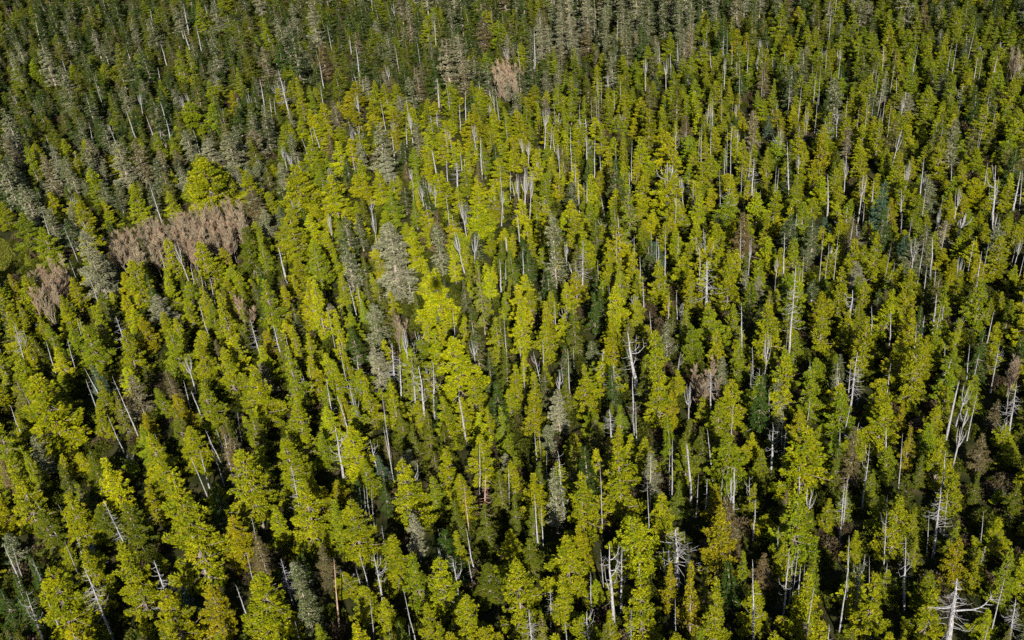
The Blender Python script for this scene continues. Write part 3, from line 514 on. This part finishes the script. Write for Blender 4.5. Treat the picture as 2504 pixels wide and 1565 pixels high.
for reg, x0, y0, hz, wz, sp, code in CROWNS:
    ox, oy = ORIG[reg]; tx, ty = ox + x0 / ZS, oy + y0 / ZS
    sp = {'c': 'cedar', 'k': 'spiked', 'l': 'slim', 'h': 'hemlock', 's': 'spruce', 'a': 'alder', 'b': 'broad'}[sp]
    p = place_top(tx, ty, 14); _, _, dep = project(p); sc_ = F / dep
    dr = ray(tx, ty + hz / ZS * .5); cosd = math.sqrt(1 - dr[2] ** 2)
    W = wz / ZS / sc_; H = min(max(hz / ZS / (sc_ * cosd) * 1.12 + .5, 6.5, W * 1.5), 25)
    p = place_top(tx, ty, H)
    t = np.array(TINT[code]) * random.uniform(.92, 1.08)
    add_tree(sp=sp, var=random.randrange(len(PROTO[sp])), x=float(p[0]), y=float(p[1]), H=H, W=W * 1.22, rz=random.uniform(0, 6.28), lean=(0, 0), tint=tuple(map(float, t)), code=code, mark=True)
    MARKS.append((tx - wz / ZS * .38, tx + wz / ZS * .38, ty, ty + hz / ZS * .75, dep))
MARKS.append((0, 52, 600, 690, project((*at_height(10, 640, 0)[:2], 0))[2]))
for x_ in range(262, 600, 26):
    yt = 560 - (x_ - 262) * .27; MARKS.append((x_, x_ + 26, yt, yt + 62, project((*at_height(x_, yt + 60, 0)[:2], 0))[2]))
for x_ in range(45, 160, 26):
    yt = 660 - (x_ - 45) * .35; MARKS.append((x_, x_ + 26, yt, yt + 48, project((*at_height(x_, yt + 50, 0)[:2], 0))[2]))
MK = np.array(MARKS)

# the rest of the forest: candidates over everything the frame can see and a margin around it
SPACE = {'broad': 1.0, 'cedar': 1.0, 'slim': .95, 'spiked': 1.0, 'hemlock': .9, 'spruce': 1.0, 'alder': .42}
cands = []
ys = 22.0
while ys < 540:
    half = 60 + (ys + 30) * .62
    xs = -half - 25
    while xs < half + 10:
        cands.append((xs + random.uniform(-1.1, 1.1), ys + random.uniform(-1.1, 1.1))); xs += 2.0
    ys += 2.0
random.shuffle(cands)
rows = {}
for x, y in cands:
    g = float(ground(x, y))
    px, py, dep = project((x, y, g + 9))
    if px < -260 or px > PW + 260 or py < -170 or py > PH + 420: continue
    wts = weights(px, py)
    gx, gy, _ = project((x, y, g))
    if inpoly(gx, gy, CLEARING): continue
    names = list(wts); sp = random.choices(names, [wts[n] for n in names])[0]
    if sp.startswith('dead'):
        if noise.noise((x / 16.0, y / 20.0, 31.0)) < .02 or random.random() < .25: continue
    if sp == 'cedar' and random.random() < .12: sp = 'broad'
    k = KIND_OF(sp)
    bigness = 1 + .10 * math.sin(x / 23) * math.cos(y / 31)
    if k == 'cedar': W = random.triangular(3.4, 8.6, 5.6) * (1.08 if py > 800 else 1) * (.68 if sp == 'slim' else 1); H = W * random.uniform(1.3, 1.95) + (1.0 if sp == 'slim' else 0)
    elif k == 'hemlock': W = random.uniform(3.2, 6.6); H = W * random.uniform(1.7, 2.6)
    elif k == 'spruce': W = random.uniform(4.6, 7.6); H = W * random.uniform(1.7, 2.4)
    elif k == 'alder': W = random.uniform(2.3, 3.4); H = random.uniform(7.8, 9.2)
    else: W = random.uniform(1.0, 2.0) * (.8 if px > 1180 and py < 640 else 1); H = random.uniform(8.5, 12.5)
    if py < 640 and k in ('cedar', 'hemlock'): W *= 1.14; H *= .86
    g1 = noise.noise((x / 13.0, y / 17.0, 3.1)) + .5 * noise.noise((x / 6.0, y / 8.0, 9.2))
    if k != 'alder':
        if g1 < -.24 and random.random() < .62: continue
        if g1 < -.15 and random.random() < .6: H *= .6; W *= .75
        elif g1 > .2: H *= 1.2; W *= 1.08
    W *= bigness; H *= bigness
    if k == 'spruce' and py < 150 and px > 800: H *= 1.2
    if k == 'hemlock' and px < 900 and py < 300: W *= 1.15
    rad = .6 if k == 'dead' else W * .5 * SPACE.get(sp, 1)
    ok = True
    for q in near(x, y):
        rq = .6 if KIND_OF(q['sp']) == 'dead' else q['W'] * .5 * SPACE.get(q['sp'], 1)
        f = ((.87 if (py > 760 and (px > 1500 or px < 700)) else .74) if py > 330 else (.84 if px < 900 else .74)) if k != 'dead' and KIND_OF(q['sp']) != 'dead' else .35
        if (x - q['x']) ** 2 + (y - q['y']) ** 2 < ((rad + rq) * f) ** 2: ok = False; break
    if not ok: continue
    tx, ty, tdep = project((x, y, g + H))
    hw = W * .42 * F / tdep
    bx, by, bdep = project((x, y, g + H * .15))
    hit = (MK[:, 0] < tx + hw) & (MK[:, 1] > tx - hw) & (MK[:, 2] < by) & (MK[:, 3] > ty + 3) & (MK[:, 4] > tdep - 1)
    if k not in ('dead', 'alder') and hit.any(): 
        # a lower young tree may still grow here
        H2 = H * .5; W2 = W * .62
        tx, ty, tdep = project((x, y, g + H2)); hw = W2 * .42 * F / tdep
        hit = (MK[:, 0] < tx + hw) & (MK[:, 1] > tx - hw) & (MK[:, 2] < by) & (MK[:, 3] > ty + 3) & (MK[:, 4] > tdep - 1)
        if hit.any() : continue
        H, W = max(H2, 3.5), W2
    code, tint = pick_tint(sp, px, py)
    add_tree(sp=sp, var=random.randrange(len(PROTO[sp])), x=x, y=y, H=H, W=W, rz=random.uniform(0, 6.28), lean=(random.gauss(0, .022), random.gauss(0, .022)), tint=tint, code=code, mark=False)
print('TREES', len(TREES), {k: sum(KIND_OF(t['sp']) == k for t in TREES) for k in ('cedar', 'hemlock', 'spruce', 'dead', 'alder')})

# ------------------------------------------------------------------ labels
LOOK = {'y+': 'bright yellow-green', 'y': 'yellow-green', 'g': 'fresh green', 'o': 'orange-tinged green', 'd': 'dark green', 'dy': 'dull olive green',
        'G': 'grey-green', 'br': 'brownish', 't': 'blue-green', 'L': 'pale lichen-covered', 'k': 'dark grey-green', None: 'leafless reddish-brown'}
NAME = {'cedar': 'cedar_tree', 'hemlock': 'hemlock_tree', 'spruce': 'spruce_tree', 'dead': 'dead_tree', 'alder': 'alder_tree'}
DEADL = {'pole': 'bare silver pole of a dead tree', 'whip': 'thin silver dead tree with short stubs', 'branchy': 'silver dead tree with many bare side branches',
         'candelabra': 'silver dead tree with upturned arms', 'stub': 'thick splintered silver dead trunk', 'fan': 'silver dead tree with a fan of spikes',
         'brown': 'reddish-brown dead trunk', 'mossy': 'dead trunk yellowed by lichen', 'gnarled': 'thick grey snag with one long curved limb'}
GROUP = {'cedar': 'cedars of the forest', 'hemlock': 'hemlocks of the forest', 'spruce': 'spruces of the forest', 'dead': 'dead trees standing in the forest', 'alder': 'leafless alders in the thickets'}
CAT = {'cedar': 'cedar', 'hemlock': 'hemlock', 'spruce': 'spruce', 'dead': 'dead tree', 'alder': 'alder'}
used = set()
def label(t, px, py):
    k = KIND_OF(t['sp'])
    if k == 'dead': base = DEADL[t['sp'][5:]]
    else:
        size = 'tall ' if t['H'] > 15 else ('small ' if t['H'] < 8 else '')
        base = size + LOOK[t['code']] + ' ' + CAT[k]
        if t['sp'] == 'spiked': base += ' with bare spikes on top'
        if t['sp'] == 'slim': base = 'slim ' + base
        if t['sp'] == 'broad': base = 'broad round-topped ' + base
    for dec in (0, 1, 2):
        fx = ('%.*f' % (dec, 100 * px / PW)); fy = ('%.*f' % (dec, 100 * py / PH))
        s = '%s, tip %s%% across, %s%% down the photo' % (base, fx, fy)
        if s not in used: break
    used.add(s); return s

# ------------------------------------------------------------------ individual trees
def lay(o, t, pr):
    kx = t['W'] / (2 * pr['R']); kz = t['H'] / pr['H']
    o.location = (t['x'], t['y'], t['z']); o.scale = (kx, kx, kz)
    o.rotation_euler = (t['lean'][0], t['lean'][1], 0) if False else (0, 0, 0)
    m = Matrix.Rotation(t['lean'][1], 4, 'Y') @ Matrix.Rotation(t['lean'][0], 4, 'X') @ Matrix.Rotation(t['rz'], 4, 'Z')
    o.rotation_euler = m.to_euler()
for t in TREES:
    px, py, dep = project((t['x'], t['y'], t['z'] + t['H'])); t['px'], t['py'], t['dep'] = px, py, dep
    mx, my, _ = project((t['x'], t['y'], t['z'] + t['H'] * .7))
    inside = -10 < mx < PW + 10 and -5 < my < PH + 10 and py > -40
    area = t['H'] / dep * (t['W'] / dep) if KIND_OF(t['sp']) != 'dead' else (t['H'] - 8) / dep * t['W'] / dep
    t['score'] = area * (1.6 if t['mark'] else 1) if inside else -1
by = {}
for t in TREES: by.setdefault(KIND_OF(t['sp']), []).append(t)
PROTO_OBJ = {}
def make(t):
    k = KIND_OF(t['sp']); pr = PROTO[t['sp']][t['var']]; key = (t['sp'], t['var'])
    if key not in PROTO_OBJ:
        e = bpy.data.objects.new(NAME[k], None); C.objects.link(e); e.empty_display_size = .5
        kids = []
        for nm, me in pr['parts']:
            o = bpy.data.objects.new(nm, me); C.objects.link(o); o.parent = e; kids.append(o)
        PROTO_OBJ[key] = (e, kids)
    else:
        e0, k0 = PROTO_OBJ[key]
        e = e0.copy(); C.objects.link(e); kids = []
        for o0 in k0:
            o = o0.copy(); C.objects.link(o); o.parent = e; kids.append(o)
    lay(e, t, pr)
    for o in kids: o['tint'] = list(t['tint'])
    px, py = min(max(t['px'], 0), PW), min(max(t['py'], 0), PH)
    e['label'] = label(t, px, py); e['category'] = CAT[k]; e['group'] = GROUP[k]
far = {}
for k, lst in by.items():
    lst.sort(key=lambda t: -t['score'])
    lim = 300 if k != 'alder' else 260
    n = 0
    for t in lst:
        if n < lim and t['score'] > 0: make(t); n += 1
        else: far.setdefault(k, []).append(t)
    print(k, 'individual', n, 'mass', len(far.get(k, [])))

# ------------------------------------------------------------------ the many others: one object of kind stuff per species
def mass(name, lst, label_):
    keys = sorted({(t['sp'], t['var']) for t in lst})
    col = bpy.data.collections.new(name + '_shapes')
    for i, key in enumerate(keys):
        o = PROTO[key[0]][key[1]]['whole'].copy(); o.name = 'shape_%s_%03d' % (name, i); col.objects.link(o)
    me = bpy.data.meshes.new(name); n = len(lst)
    me.vertices.add(n); me.vertices.foreach_set('co', np.array([(t['x'], t['y'], t['z']) for t in lst], np.float32).ravel())
    def att(nm, typ, key, arr):
        a = me.attributes.new(nm, typ, 'POINT'); a.data.foreach_set(key, np.asarray(arr).ravel())
    att('idx', 'INT', 'value', np.array([keys.index((t['sp'], t['var'])) for t in lst], np.int32))
    rots, scs = [], []
    for t in lst:
        pr = PROTO[t['sp']][t['var']]; kx = t['W'] / (2 * pr['R']); scs.append((kx, kx, t['H'] / pr['H']))
        m = Matrix.Rotation(t['lean'][1], 4, 'Y') @ Matrix.Rotation(t['lean'][0], 4, 'X') @ Matrix.Rotation(t['rz'], 4, 'Z')
        rots.append(tuple(m.to_euler()))
    att('rot', 'FLOAT_VECTOR', 'vector', np.array(rots, np.float32)); att('scl', 'FLOAT_VECTOR', 'vector', np.array(scs, np.float32))
    att('tint', 'FLOAT_VECTOR', 'vector', np.array([t['tint'] for t in lst], np.float32))
    ob = bpy.data.objects.new(name, me); C.objects.link(ob); ob['kind'] = 'stuff'; ob['label'] = label_
    ng = bpy.data.node_groups.new(name, 'GeometryNodeTree')
    ng.interface.new_socket('Geometry', in_out='INPUT', socket_type='NodeSocketGeometry')
    ng.interface.new_socket('Geometry', in_out='OUTPUT', socket_type='NodeSocketGeometry')
    N, L = ng.nodes, ng.links
    gi, go = N.new('NodeGroupInput'), N.new('NodeGroupOutput')
    ci = N.new('GeometryNodeCollectionInfo'); ci.inputs['Collection'].default_value = col
    ci.inputs['Separate Children'].default_value = True; ci.inputs['Reset Children'].default_value = True
    ip = N.new('GeometryNodeInstanceOnPoints'); ip.inputs['Pick Instance'].default_value = True
    def na(nm, typ):
        a = N.new('GeometryNodeInputNamedAttribute'); a.data_type = typ; a.inputs['Name'].default_value = nm; return a.outputs['Attribute']
    er = N.new('FunctionNodeEulerToRotation')
    L.new(na('rot', 'FLOAT_VECTOR'), er.inputs[0]); L.new(er.outputs[0], ip.inputs['Rotation'])
    L.new(na('scl', 'FLOAT_VECTOR'), ip.inputs['Scale']); L.new(na('idx', 'INT'), ip.inputs['Instance Index'])
    L.new(gi.outputs[0], ip.inputs['Points']); L.new(ci.outputs[0], ip.inputs['Instance']); L.new(ip.outputs[0], go.inputs[0])
    md = ob.modifiers.new('grow', 'NODES'); md.node_group = ng
MASSNAME = {'cedar': ('cedar_forest', 'dense yellow-green cedar forest running back into the distance'), 'hemlock': ('hemlock_forest', 'dark green hemlocks filling the rest of the forest'),
            'spruce': ('spruce_forest', 'grey-green spruces scattered through the far forest'), 'dead': ('deadwood_forest', 'countless thin silver dead stems among the far cedars'),
            'alder': ('alder_thicket', 'leafless reddish-brown alder thicket')}
for k, lst in far.items(): mass(*( MASSNAME[k][0], lst, MASSNAME[k][1]))
sh = []
for i in range(17000):
    y = 20 + 520 * random.random() ** .8; x = random.uniform(-1, 1) * (60 + (y + 30) * .6)
    g = float(ground(x, y)); px, py, dep = project((x, y, g))
    if -200 < px < PW + 200 and -60 < py < PH + 350 and not inpoly(px, py, CLEARING):
        s = random.uniform(1.8, 4.6)
        sh.append(dict(sp='shrub', var=random.randrange(3), x=x, y=y, z=g, H=s * .55, W=s, rz=random.uniform(0, 6.28), lean=(0, 0),
                       tint=tuple(np.array((.050, .058, .006) if random.random() < .8 else (.06, .045, .025)) * random.uniform(.6, 1.2))))
mass('undergrowth', sh, 'low bushy undergrowth on the shaded forest floor')

# ------------------------------------------------------------------ ground sheet out to the horizon
gx = np.concatenate([-np.geomspace(9000, 420, 14), np.arange(-400, 401, 5.0), np.geomspace(420, 9000, 14)])
gyv = np.concatenate([-np.geomspace(9000, 60, 12), np.arange(-50, 601, 5.0), np.geomspace(640, 12000, 14)])
X, Y = np.meshgrid(gx, gyv); fade = np.clip(1 - (np.hypot(X, Y) - 700) / 900, 0, 1)
Z = ground(X, Y) * fade
nx, ny = len(gx), len(gyv)
gb = Buf(); i = np.arange(ny - 1)[:, None] * nx + np.arange(nx - 1)[None, :]
gb.add(np.stack([X, Y, Z], -1).reshape(-1, 3), np.stack([i, i + 1, i + 1 + nx, i + nx], -1).reshape(-1, 4))
m, t_, N, L = new_mat('forest_floor')
out = N.new('ShaderNodeOutputMaterial'); d = N.new('ShaderNodeBsdfPrincipled'); d.inputs['Roughness'].default_value = .95; d.inputs['Specular IOR Level'].default_value = 0
tc = N.new('ShaderNodeTexCoord'); n1 = N.new('ShaderNodeTexNoise'); n1.inputs['Scale'].default_value = .35; n1.inputs['Detail'].default_value = 8
r1 = N.new('ShaderNodeValToRGB'); r1.color_ramp.elements[0].color = (.010, .013, .004, 1); r1.color_ramp.elements[1].color = (.032, .030, .012, 1)
r1.color_ramp.elements[0].position = .35; r1.color_ramp.elements[1].position = .7
L.new(tc.outputs['Object'], n1.inputs[0]); L.new(n1.outputs[0], r1.inputs[0]); L.new(r1.outputs[0], d.inputs['Base Color']); L.new(d.outputs[0], out.inputs[0])
fo = bpy.data.objects.new('forest_floor', gb.mesh('forest_floor', [m])); C.objects.link(fo); fo['kind'] = 'structure'
fo['label'] = 'dark mossy forest floor under the trees'

# grassy clearing at the left edge
cl = [at_height(px, py, 0) for px, py in ((-160, 590), (-60, 590), (5, 600), (26, 615), (46, 645), (66, 668), (40, 690), (0, 712), (-80, 730), (-160, 700))]
cc = np.mean(cl, 0); r = np.random.default_rng(3)
gr = Buf(); n = 26000
poly = [(float(p[0]), float(p[1])) for p in cl]; xs = [p[0] for p in poly]; ysl = [p[1] for p in poly]
px_ = r.uniform(min(xs), max(xs), n * 3); py_ = r.uniform(min(ysl), max(ysl), n * 3)
keep = np.array([inpoly(a, b, poly) for a, b in zip(px_, py_)]); gxp, gyp = px_[keep][:n], py_[keep][:n]; k_ = len(gxp)
leaflets(gr, np.stack([gxp, gyp, ground(gxp, gyp)], 1), np.stack([r.normal(0, .4, k_), r.normal(0, .4, k_), np.ones(k_)], 1), r.normal(0, 1, (k_, 3)) + [0, -1, .3],
         r.uniform(.15, .8, k_), np.full(k_, .12), r.uniform(0, 1, k_))
go_ = bpy.data.objects.new('grass', gr.mesh('grass', [foliage('meadow_grass', (.3, .4, .5), (1.6, 1.4, 1.2))])); C.objects.link(go_)
go_['kind'] = 'stuff'; go_['label'] = 'sunlit green grass of the clearing at the left edge'; go_['tint'] = [.085, .095, .012]
pb = Buf(); ring = np.array([(p[0], p[1]) for p in poly]); K = 8; ctr = ring.mean(0)
vv = np.concatenate([ctr + (ring - ctr) * (j / K) for j in range(1, K + 1)]); vz = ground(vv[:, 0], vv[:, 1]) + .02
nr_ = len(ring); fs = []
for j in range(K - 1):
    for a in range(nr_): fs.append((j * nr_ + a, j * nr_ + (a + 1) % nr_, (j + 1) * nr_ + (a + 1) % nr_, (j + 1) * nr_ + a))
for a in range(0, nr_ - 2, 2): fs.append((0, a + 1, a + 2, (a + 3) % nr_ if a + 3 < nr_ else 0) if a + 3 < nr_ else (0, a, a + 1, a + 1))
fs = [f for f in fs if len(set(f)) == 4]
pb.add(np.column_stack([vv, vz]), np.array(fs))
m2, t_, N, L = new_mat('meadow_soil')
out = N.new('ShaderNodeOutputMaterial'); d = N.new('ShaderNodeBsdfPrincipled'); d.inputs['Roughness'].default_value = .95; d.inputs['Specular IOR Level'].default_value = 0
tc = N.new('ShaderNodeTexCoord'); n1 = N.new('ShaderNodeTexNoise'); n1.inputs['Scale'].default_value = .3
r1 = N.new('ShaderNodeValToRGB'); r1.color_ramp.elements[0].color = (.09, .12, .02, 1); r1.color_ramp.elements[1].color = (.26, .20, .12, 1)
r1.color_ramp.elements[0].position = .5; r1.color_ramp.elements[1].position = .68
L.new(tc.outputs['Object'], n1.inputs[0]); L.new(n1.outputs[0], r1.inputs[0]); L.new(r1.outputs[0], d.inputs['Base Color']); L.new(d.outputs[0], out.inputs[0])
po = bpy.data.objects.new('meadow_ground', pb.mesh('meadow_ground', [m2])); C.objects.link(po); po['kind'] = 'structure'; po['label'] = 'bare soil and turf of the clearing at the left edge'

# ------------------------------------------------------------------ the helicopter the picture was taken from: its small shadow lies on the trees
def ellipsoid(b, c, r_, n=14, m_=10):
    u = np.linspace(0, 2 * PI, n, endpoint=False); v = np.linspace(.06, PI - .06, m_)
    P = np.stack([c[0] + r_[0] * np.sin(v)[:, None] * np.cos(u), c[1] + r_[1] * np.sin(v)[:, None] * np.sin(u), c[2] + r_[2] * np.cos(v)[:, None] * np.ones(n)], -1).reshape(-1, 3)
    i = np.arange(m_ - 1)[:, None] * n; j = np.arange(n)[None, :]
    b.add(P, np.stack([i + j, i + n + j, i + n + (j + 1) % n, i + (j + 1) % n], -1).reshape(-1, 4))
mp_, t_, N, L = new_mat('aircraft_paint'); out = N.new('ShaderNodeOutputMaterial'); d = N.new('ShaderNodeBsdfPrincipled')
d.inputs['Base Color'].default_value = (.55, .56, .58, 1); d.inputs['Roughness'].default_value = .35; L.new(d.outputs[0], out.inputs[0])
hc = CAM - sd * 4.0 + np.array([0, 0, .1])
he = bpy.data.objects.new('helicopter', None); C.objects.link(he); he.location = hc
he.rotation_euler = (0, 0, math.atan2(sd[1], sd[0]))
he['label'] = 'small helicopter in the air whose blurred shadow lies on the bright cedars mid-photo'; he['category'] = 'helicopter'
fb = Buf(); ellipsoid(fb, (0, 0, 0), (2.1, 1.2, 1.15)); tb = Buf(); tube(tb, [(-1.5, 0, .3), (-3, 0, .4), (-6.2, 0, .55)], [.3, .17, .09], 8)
tube(tb, [(-6.1, 0, -.2), (-6.2, 0, .5), (-6.5, 0, 1.3)], [.05, .12, .05], 4)
kb = Buf()
for s in (-1, 1):
    tube(kb, [(-1.4, s * .9, -1.35), (0, s * .9, -1.38), (1.5, s * .9, -1.35), (1.9, s * .9, -1.2)], [.045] * 4, 6)
    for xx in (-.8, .8): tube(kb, [(xx, s * .5, -.7), (xx, s * .9, -1.36)], [.035, .035], 6)
rb = Buf(); tube(rb, [(0, 0, .8), (0, 0, 1.55)], [.12, .08], 8)
b1 = Buf()
for nm, b in (('fuselage', fb), ('tail_boom', tb), ('landing_skid', kb), ('rotor_mast', rb)):
    o = bpy.data.objects.new(nm, b.mesh(nm, [mp_])); C.objects.link(o); o.parent = he
for k in range(2):
    bl = Buf(); a = .7 + k * PI; dx, dy = math.cos(a), math.sin(a); nx_, ny_ = -dy * .09, dx * .09
    V = [(dx * s + sg * nx_, dy * s + sg * ny_, 1.5 + zz) for s in (.1, 3.9) for sg in (-1, 1) for zz in (0, .03)]
    bl.add(np.array(V), np.array([(0, 1, 3, 2), (4, 6, 7, 5), (0, 4, 5, 1), (2, 3, 7, 6), (0, 2, 6, 4), (1, 5, 7, 3)]))
    o = bpy.data.objects.new('rotor_blade', bl.mesh('rotor_blade', [mp_])); C.objects.link(o); o.parent = he
